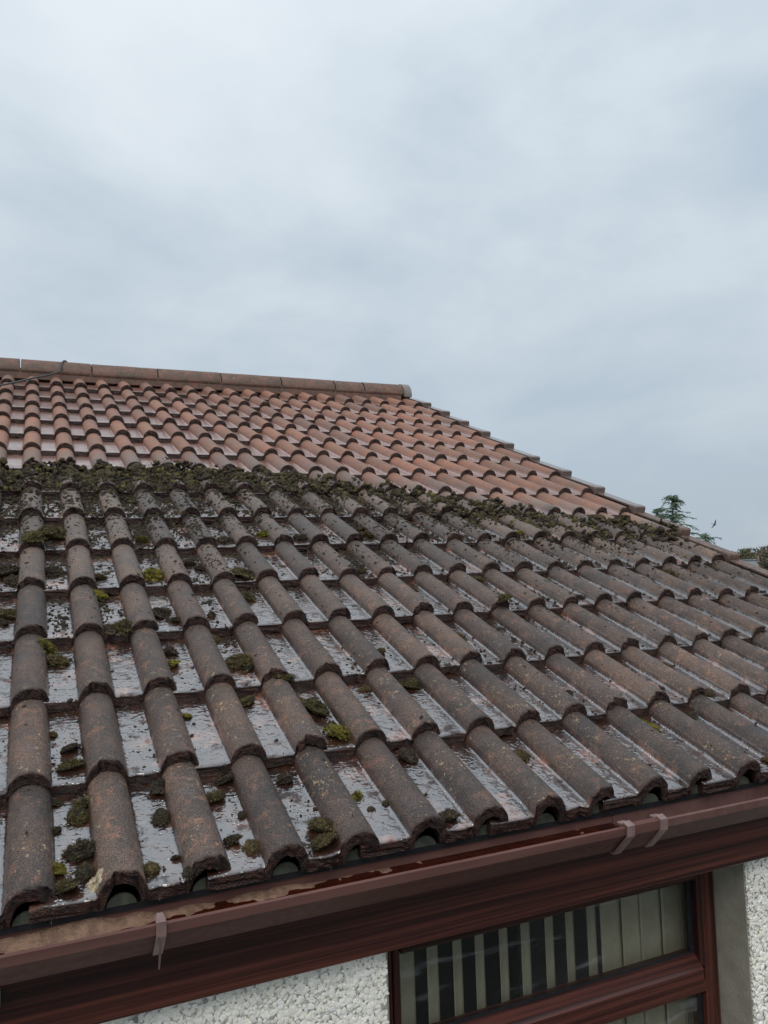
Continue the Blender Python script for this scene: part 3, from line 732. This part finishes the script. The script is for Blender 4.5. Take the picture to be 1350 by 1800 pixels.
CLUMPS = [(0.072, 1.765, 0.093, 'o'), (0.013, 1.618, 0.051, 'o'), (0.072, 1.441, 0.067, 'd'), (-0.071, 1.452, 0.082, 'd'), (-0.053, 1.362, 0.062, 'd'), (0.381, 1.698, 0.055, 'g'), (0.205, 1.373, 0.037, 'o'), (0.371, 1.37, 0.065, 'g'), (0.192, 1.254, 0.05, 'g'), (0.513, 1.492, 0.049, 'd'), (0.543, 1.433, 0.04, 'd'), (0.681, 1.363, 0.076, 'o'), (0.659, 1.185, 0.049, 'o'), (-0.062, 1.135, 0.059, 'o'), (-0.072, 1.085, 0.04, 'd'), (0.364, 1.101, 0.059, 'd'), (0.397, 1.034, 0.038, 'd'), (0.512, 1.065, 0.028, 'd'), (0.246, 0.993, 0.066, 'o'), (0.206, 0.999, 0.046, 'd'), (0.034, 0.923, 0.058, 'g'), (0.068, 0.857, 0.042, 'o'), (0.35, 0.787, 0.043, 'g'), (0.354, 0.867, 0.045, 'd'), (0.527, 0.754, 0.072, 'o'), (0.495, 0.928, 0.037, 'o'), (0.681, 1.68, 0.053, 'd'), (0.048, 0.526, 0.026, 'o'), (0.081, 0.458, 0.04, 'd'), (0.081, 0.385, 0.044, 'o'), (0.047, 0.297, 0.037, 'd'), (0.1, 0.273, 0.044, 'o'), (0.093, 0.234, 0.045, 'o'), (0.045, 0.204, 0.028, 'd'), (0.091, 0.123, 0.051, 'd'), (0.09, 0.066, 0.039, 'd'), (0.046, 0.087, 0.035, 'g'), (0.056, 0.037, 0.044, 'o'), (0.242, 0.184, 0.034, 'd'), (0.205, 0.046, 0.027, 'o'), (0.25, 0.066, 0.015, 'd'), (0.266, 0.002, 0.031, 'd'), (0.263, 0.294, 0.041, 'd'), (0.348, 0.544, 0.031, 'g'), (0.499, 0.579, 0.044, 'o'), (0.35, 0.225, 0.036, 'o'), (0.404, 0.158, 0.021, 'd'), (0.359, 0.085, 0.024, 'd'), (0.396, 0.053, 0.035, 'o'), (0.386, 0.286, 0.03, 'd'), (0.622, 0.631, 0.04, 'o'), (0.645, 0.565, 0.042, 'o'), (0.677, 0.504, 0.058, 'o'), (0.69, 0.379, 0.053, 'g'), (0.68, 0.421, 0.031, 'd'), (0.978, 0.584, 0.054, 'o'), (0.84, 0.59, 0.028, 'o'), (0.519, 0.257, 0.033, 'd'), (0.653, 0.159, 0.027, 'g'), (0.821, 0.043, 0.039, 'd'), (0.549, 0.075, 0.046, 'o'), (0.531, 0.034, 0.054, 'o'), (0.838, 0.28, 0.036, 'd'), (0.952, 0.758, 0.031, 'o'), (0.707, 0.119, 0.017, 'd'), (0.667, 0.11, 0.017, 'd'), (0.857, 1.751, 0.059, 'g'), (1.119, 1.355, 0.034, 'o'), (1.264, 1.199, 0.045, 'o'), (1.293, 1.807, 0.039, 'o'), (1.293, 1.714, 0.043, 'o'), (0.998, 1.687, 0.05, 'd'), (1.385, 1.217, 0.038, 'o'), (2.045, 1.713, 0.037, 'g'), (1.242, 0.811, 0.062, 'o'), (1.533, 1.222, 0.052, 'o'), (2.005, 1.465, 0.044, 'o'), (1.507, 0.966, 0.052, 'o'), (2.49, 1.226, 0.063, 'o'), (1.403, 0.906, 0.046, 'd'), (1.708, 0.919, 0.028, 'd'), (1.888, 1.04, 0.034, 'd'), (1.103, 0.212, 0.048, 'o'), (1.549, 0.263, 0.053, 'g'), (1.839, 0.274, 0.036, 'g'), (1.851, 0.526, 0.055, 'o'), (1.834, 0.323, 0.04, 'd'), (1.721, 0.28, 0.033, 'd'), (1.411, 0.201, 0.018, 'd'), (1.758, 0.041, 0.027, 'o'), (1.421, 0.447, 0.023, 'd'), (1.729, 0.402, 0.017, 'd')]
ORD = ['first', 'second', 'third', 'fourth', 'fifth', 'sixth', 'seventh', 'eighth', 'ninth', 'tenth', 'eleventh', 'twelfth', 'thirteenth', 'fourteenth', 'fifteenth', 'sixteenth', 'seventeenth', 'eighteenth', 'nineteenth', 'twentieth']
cells = {}
for k, (x, v, s, c) in enumerate(CLUMPS):
    j = max(0, sum(1 for q in VJ if q <= v + 0.004) - 1); i = math.floor(x / PIT); cells.setdefault((j, i), []).append(k)
CW = {'o': 'olive', 'g': 'yellow-green', 'd': 'dark'}
for (j, i), ks in cells.items():
    ks.sort(key=lambda k: -CLUMPS[k][1])
    for r, k in enumerate(ks):
        x, v, s, c = CLUMPS[k]
        size = 'large' if s > 0.05 else ('small' if s < 0.03 else 'medium')
        row = 'eaves course' if j == 0 else ORD[j] + ' course up'
        place = 'left of the first roll' if i < 0 else 'right of the ' + ORD[i] + ' roll'
        rank = '' if len(ks) == 1 else (['upper', 'lower'][r] if len(ks) == 2 else ('topmost' if r == 0 else ('lowest' if r == len(ks) - 1 else ORD[r] + ' from top'))) + ' '
        o = bpy.data.objects.new('moss_clump', random.choice(CM)); COL.objects.link(o)
        sn = surf_n(x, v); i0 = round(x / PIT)
        if abs(x - i0 * PIT) < RA and abs(x - i0 * PIT) > RA * 0.55: sn -= 0.008
        p = roof_pt(x, v, sn + 0.04 * s); o.location = Vector(p)
        o.rotation_euler = (PITCH - 0.06 + random.uniform(-.15, .15), random.uniform(-.15, .15), random.uniform(0, 6.28))
        q = s * random.uniform(0.44, 0.58); o.scale = (q * random.uniform(.75, 1.25), q * random.uniform(.75, 1.25), q * random.uniform(0.6, 0.95))
        tc_ = TINT[c]; w = random.uniform(0.8, 1.25); o.color = (tc_[0] * w, tc_[1] * w * random.uniform(.92, 1.05), tc_[2] * w, 1)
        tag(o, f'{rank}{size} {CW[c]} moss clump, {row}, {place}', 'moss', 'moss clumps on the tiles')

# pale lichen crust on the eaves course
def lichen(x, v, r, lab):
    V, F = [], []; n = 30; rings = 6
    for q in range(1, rings + 1):
        for k in range(n):
            a = 6.2832 * k / n; rr = r * q / rings * (1 + 0.55 * mnoise.noise((math.cos(a) * 2 + x, math.sin(a) * 2, v)) + 0.25 * mnoise.noise((math.cos(a) * 6, math.sin(a) * 6, v)))
            X, Y = x + rr * math.cos(a) * 0.8, v + rr * math.sin(a) * 1.15
            V.append(tuple(roof_pt(X, Y, surf_n(X, Y) + (0.0035 if q < rings else 0.0002) + 0.001 * mnoise.noise((X * 300, Y * 300, 0)))))
    V.append(tuple(roof_pt(x, v, surf_n(x, v) + 0.0038)))
    for q in range(rings - 1):
        for k in range(n): a, b = q * n + k, q * n + (k + 1) % n; F.append((a, b, b + n, a + n))
    for k in range(n): F.append((k, (k + 1) % n, rings * n))
    tag(mk('lichen_patch', V, F, M['lichen'], None, True), lab, 'lichen')
lichen(0.106, 0.034, 0.017, 'large pale cream lichen crust beside the second eaves roll')

# crumbs of moss and dirt scattered over the soiled tiles (uncountable)
def vbound(x): return 2.60 - max(0, x - 1.05) * 0.50 + 0.05 * mnoise.noise((x * 4, 0.7, 0))
C, S, FL, T = [], [], [], []
dens = [75, 105, 150, 230, 400, 560, 640, 640]
for j in range(8):
    for i in range(-8, 20):
        x0 = i * PIT
        vb0 = vbound(x0); wgt = 1.0
        n = int(dens[j] * random.uniform(0.55, 1.35) * (0.5 if i < -2 else 1))
        cx, cv = random.uniform(0, 1), random.uniform(0.2, 1)
        for _ in range(n):
            if random.random() < 0.45: u = min(.99, max(.01, random.gauss(cx, .12))); w = min(.99, max(0, random.gauss(cv, .15)))
            else: u, w = random.random(), random.random()
            if random.random() < 0.22: w = random.uniform(0.86, 1.0)
            x = x0 + u * PIT; v = VJ[j] + w * 0.32
            onroll = abs(u - round(u)) * PIT < RA
            if onroll and random.random() > (0.10, 0.12, 0.16, 0.28, 0.5, 0.7, 0.8, 0.8)[j]: continue
            if v > vbound(x) + 0.03: continue
            if x > 2.87: continue
            s = min(0.0085, math.exp(random.gauss(-6.25, 0.5)) * (0.85 if onroll else 1.0) * (1 + 0.17 * j))
            C.append(roof_pt(x, v, surf_n(x, v) + s * 0.2)); S.append(s); FL.append(0.4 if onroll else 0.6)
            b = random.random(); col = (0.030, 0.026, 0.022) if b < 0.6 else ((0.055, 0.048, 0.03) if b < 0.85 else (0.045, 0.025, 0.018))
            T.append(col)
V, F, T_ = scatter(ICO1, np.array(C), np.array(S), np.array(FL), EN, 0.4, np.array(T))
tag(big_mesh('moss_crumbs', V, F, M['mossbits'], None, T_, False), 'dark crumbs of moss and dirt scattered over the soiled tiles', 'moss crumbs', None, 'stuff')

# thick bank of scraped moss along the edge of the washed tiles
C, S, FL, T = [], [], [], []
def bank(n, lo, hi, smin, smax, pile, dark):
    for _ in range(n):
        x = random.uniform(-1.2, 2.90); u = x / PIT; d = abs(u - round(u)) * PIT
        t = random.random() ** 1.3; vb = vbound(x) + 0.015
        v = vb - lo - (hi - lo) * t
        j = sum(1 for q in VJ if q <= v) - 1
        sjit = v - VJ[j]
        lump = 0.5 + 0.9 * mnoise.noise((x * 7, v * 7, 2.1)) + 0.5 * mnoise.noise((x * 19, v * 19, 4.1))
        if d < RA * 0.9 and (sjit < 0.09 or lump < 0.55) and random.random() < 0.85: continue
        if x > 1.3 and random.random() < min(0.55, (x - 1.3) * 0.45): continue
        if lump < 0.0 and random.random() < 0.7: continue
        thick = pile * (1 - t) * max(0.15, lump) * (0.9 if d > RA else 0.5)
        s = random.uniform(smin, smax)
        C.append(roof_pt(x, v, surf_n(x, v) + s * 0.3 + random.random() * thick)); S.append(s); FL.append(0.85)
        b = random.random(); g = random.uniform(0.7, 1.3)
        col = (0.034, 0.027, 0.020) if b < dark else ((0.070, 0.056, 0.031) if b < 0.92 else (0.100, 0.088, 0.032))
        T.append((col[0] * g, col[1] * g, col[2] * g))
bank(10500, 0.0, 0.32, 0.005, 0.013, 0.062, 0.45)
big = scatter(ICO2, np.array(C), np.array(S), np.array(FL), EN, 0.42, np.array(T)); C, S, FL, T = [], [], [], []
bank(7000, 0.10, 0.75, 0.003, 0.008, 0.020, 0.65)
bank(22000, 0.0, 0.40, 0.0018, 0.0042, 0.064, 0.5)
V, F, T_ = scatter(ICO1, np.array(C), np.array(S), np.array(FL), EN, 0.5, np.array(T))
F = np.concatenate([big[1], F + len(big[0])]); V = np.concatenate([big[0], V]); T_ = np.concatenate([big[2], T_])
tag(big_mesh('moss_bank', V, F, M['mossbits'], None, T_, True), 'thick bank of scraped olive and black moss along the washed tiles', 'moss bank', None, 'stuff')

# ------------------------------------------------------------------ aluminium stand-off tube at the left edge
m = MB(); seg = 20; rO, rI = 0.017, 0.0125; tx = -0.0435
b = 0
for (x, r) in ((-0.9, rO), (tx - 0.004, rO), (tx, rO - .002), (tx, rI), (tx - 0.05, rI)):
    for k in range(seg): a = 6.28318 * k / seg; m.v.append((x, 0.026 + r * math.cos(a), -0.172 + r * math.sin(a)))
for r in range(4):
    for k in range(seg): m.f.append((r * seg + k, r * seg + (k + 1) % seg, (r + 1) * seg + (k + 1) % seg, (r + 1) * seg + k))
m.f.append(tuple(4 * seg + k for k in range(seg)))
tag(m.build('metal_tube', M['alu'], None, True), 'grey metal tube end against the fascia at left edge', 'tube')

# ------------------------------------------------------------------ far things
def cam_pt(px, py, dist):
    d = Vector(R_) * ((px - 675) / 1390) + Vector(D_) * ((py - 900) / 1390) + Vector(F_)
    h = math.hypot(d.x, d.y); return Vector((0.01133, -1.48094, 0.51849)) + d * (dist / h)
def gz(x, y):
    r = math.hypot(x, y); return -2.55 - 3.4 * min(1, max(0, (r - 14) / 40)) - 0.1

def conifer(px, py, dist, lean, label, sc=1.0, seed=1):
    rs = random.Random(seed); top = cam_pt(px, py, dist); base_z = gz(top.x, top.y); H = top.z - base_z
    e = empty('conifer_tree', (top.x, top.y, base_z), label, 'tree')
    m = MB(); m.tube([(0.02 * math.sin(k), 0, H * k / 10) for k in range(11)], [0.16 * (1 - k / 10.4) for k in range(11)], 8); m.build('trunk', M['bark'], e, True)
    c = MB(); z = H - 0.12
    def needle(p, d, L):
        a = Vector(p); b = a + Vector(d) * L; w = Vector((rs.uniform(-1, 1), rs.uniform(-1, 1), rs.uniform(-1, 1))).normalized() * 0.012
        i = len(c.v); c.v += [tuple(a - w), tuple(a + w), tuple(b)]; c.f.append((i, i + 1, i + 2))
    for q in range(int(H * 30)):
        z = H - 0.05 - (H * 0.72) * rs.random() ** 1.25; depth = H - z; L = min(2.3, 0.20 + 0.50 * depth) * rs.uniform(0.3, 1.3)
        a = rs.uniform(0, 6.283); dx, dy = math.cos(a), math.sin(a); pts = []; n = 9; rise = rs.uniform(0.05, 0.35); sag = rs.uniform(0.1, 0.4)
        for k in range(n):
            t = k / (n - 1); pts.append((dx * L * t + rs.uniform(-.012, .012), dy * L * t, z + rise * L * math.sin(t * 2.4) - sag * L * t * t + rs.uniform(-.012, .012)))
        c.tube(pts, [0.014 * (1 - t / n) + 0.003 for t in range(n)], 4, False)
        for k in range(int(95 * L) + 14):
            t = rs.random() ** 0.8; ii = min(n - 2, int(t * (n - 1))); f = t * (n - 1) - ii
            p = Vector(pts[ii]).lerp(Vector(pts[ii + 1]), f); sd_ = rs.choice((-1, 1))
            d = Vector((-dy * sd_ + dx * 0.6 + rs.uniform(-.4, .4), dx * sd_ + dy * 0.6 + rs.uniform(-.4, .4), rs.uniform(-0.9, 0.35))).normalized()
            needle(p, d, rs.uniform(0.06, 0.19) * (1.1 - 0.4 * t))
    c.build('crown', M['needles'], e)
    return e
conifer(1180, 868, 26, 0, 'tall dark green conifer with drooping tiers rising behind the verge', seed=3)
conifer(1156, 893, 27, 0, 'smaller thin conifer just left of the tall one', seed=11)
conifer(1240, 936, 24, 0, 'conifer tip poking above the soiled verge, right of the tall conifer', seed=5)

def broad(px, py, dist, H, W, label, mat, seed):
    rs = random.Random(seed); top = cam_pt(px, py, dist); bz = top.z - H
    e = empty('leafy_tree', (top.x, top.y, min(bz, gz(top.x, top.y))), label, 'tree', 'trees on the far skyline'); H = top.z - e.location.z
    t = MB(); t.tube([(0, 0, H * k / 6 * 0.7) for k in range(7)], [0.28 * (1 - k / 8) for k in range(7)], 7)
    tips = []
    for q in range(16):
        a = rs.uniform(0, 6.283); z0 = H * rs.uniform(0.2, 0.6); r = W * rs.uniform(0.4, 0.95); z1 = min(H * .97, z0 + H * rs.uniform(0.1, 0.45))
        p = [(math.cos(a) * r * k / 4, math.sin(a) * r * k / 4, z0 + (z1 - z0) * (k / 4) ** 0.8) for k in range(5)]
        t.tube(p, [0.09, 0.07, 0.05, 0.03, 0.015], 5, False)
    t.build('trunk', M['bark'], e, True)
    c = MB()
    cl = []
    for q in range(60):
        a = rs.uniform(0, 6.283); u = rs.uniform(-0.65, 1); r = W * math.sqrt(max(0, 1 - u * u)) * rs.uniform(0.45, 1.0)
        cl.append((math.cos(a) * r, math.sin(a) * r, H * (0.60 + 0.37 * u), rs.uniform(0.35, 0.9)))
    for cx, cy, cz, cr_ in cl:
        for k in range(150):
            g = [rs.gauss(0, .5) for _ in range(3)]; p = Vector((cx + g[0] * cr_, cy + g[1] * cr_, min(H, cz + g[2] * cr_ * .8)))
            d = Vector((rs.uniform(-1, 1), rs.uniform(-1, 1), rs.uniform(-.2, 1))).normalized(); w = d.cross(Vector((rs.uniform(-1, 1), rs.uniform(-1, 1), .3))).normalized() * rs.uniform(0.03, .07); L = rs.uniform(.12, .34)
            i = len(c.v); c.v += [tuple(p - w), tuple(p + w), tuple(p + d * L)]; c.f.append((i, i + 1, i + 2))
    c.build('crown', mat, e)
broad(1322, 966, 78, 6.5, 2.6, 'olive bushy tree on the skyline behind the slate roof', M['twigs'], 1)
broad(1358, 962, 74, 6.8, 2.4, 'brown bare-twigged tree on the skyline at the right edge', M['twigs_b'], 2)
broad(1296, 974, 92, 6, 2.0, 'faint bare tree on the skyline nearest the tile verge', M['twigs_b'], 4)

# far house with slate roof and brown gable
ridge = cam_pt(1330, 986, 60); gzv = gz(ridge.x, ridge.y)
fh = empty('distant_house', (ridge.x, ridge.y, gzv), 'distant house with blue-grey slate roof and brown gable', 'house')
fh.rotation_euler = (0, 0, -0.72); hz = ridge.z - gzv
m = MB(); m.prism([(-2.6, 0), (2.6, 0), (2.6, hz - 1.9), (0, hz - 0.12), (-2.6, hz - 1.9)], -3.2, 0.10); m.build('wall', M['brick'], fh)
m = MB()
for sgn in (-1, 1):
    a = [(0, hz - .07), (sgn * 2.95, hz - 2.08), (sgn * 2.95, hz - 1.98), (0, hz + 0.05)]
    m.prism(a if sgn < 0 else a[::-1], -3.4, 0.0)
m.build('roof', M['slate'], fh)
m = MB(); m.box(-3.4, 0.02, -0.09, 0.09, hz + 0.03, hz + 0.12, .02); m.build('ridge_capping', M['slate'], fh)
m = MB(); m.box(0.02, 0.16, -0.16, 0.16, hz - 0.12, hz + 0.34, .02); m.build('chimney', M['brick'], fh)
for k in (-1, 1):
    m = MB(); m.box(0.101, 0.16, k * 1.2 - .5, k * 1.2 + .5, 1.0, 2.2, .02); w_ = m.build('gable_window', M['reveal'], fh)
    m = MB(); m.box(0.161, 0.17, k * 1.2 - .42, k * 1.2 + .42, 1.08, 2.12); m.build('pane', M['rubber'], w_)

# bird in flight
bp = cam_pt(1256, 922, 40)
m = MB(); m.tube([(-0.17, 0, 0), (-0.10, 0, 0.008), (0, 0, 0.01), (0.09, 0, 0.012), (0.14, 0, 0.016), (0.18, 0, 0.012)], [0.008, 0.032, 0.042, 0.034, 0.026, 0.004], 8)
for s_ in (-1, 1):
    i = len(m.v); up = 0.16 if s_ > 0 else 0.02
    m.v += [(0.07, s_ * .03, .015), (-0.05, s_ * .03, .012), (-0.07, s_ * .20, .02 + up * .6), (0.04, s_ * .20, .03 + up * .6), (-0.10, s_ * .40, up), (-.05, s_ * .38, up)]
    m.v += [(a, b_, c_ - 0.008) for a, b_, c_ in m.v[i:i + 6]]
    m.f += [(i, i + 1, i + 2, i + 3), (i + 3, i + 2, i + 4, i + 5), (i + 6, i + 9, i + 8, i + 7), (i + 9, i + 11, i + 10, i + 8), (i, i + 3, i + 9, i + 6), (i + 3, i + 5, i + 11, i + 9), (i + 1, i + 7, i + 8, i + 2), (i + 2, i + 8, i + 10, i + 4), (i + 4, i + 10, i + 11, i + 5)]
i = len(m.v); m.v += [(-0.16, -.012, 0), (-0.16, .012, 0), (-0.27, .035, 0), (-0.27, -.035, 0)]; m.f.append((i, i + 1, i + 2, i + 3))
bird = m.build('bird', M['bird'], None, True); bird.location = bp; bird.scale = (0.55,) * 3; bird.rotation_euler = (math.radians(62), math.radians(25), math.radians(-55))
tag(bird, 'small dark bird flying in the grey sky at right', 'bird')
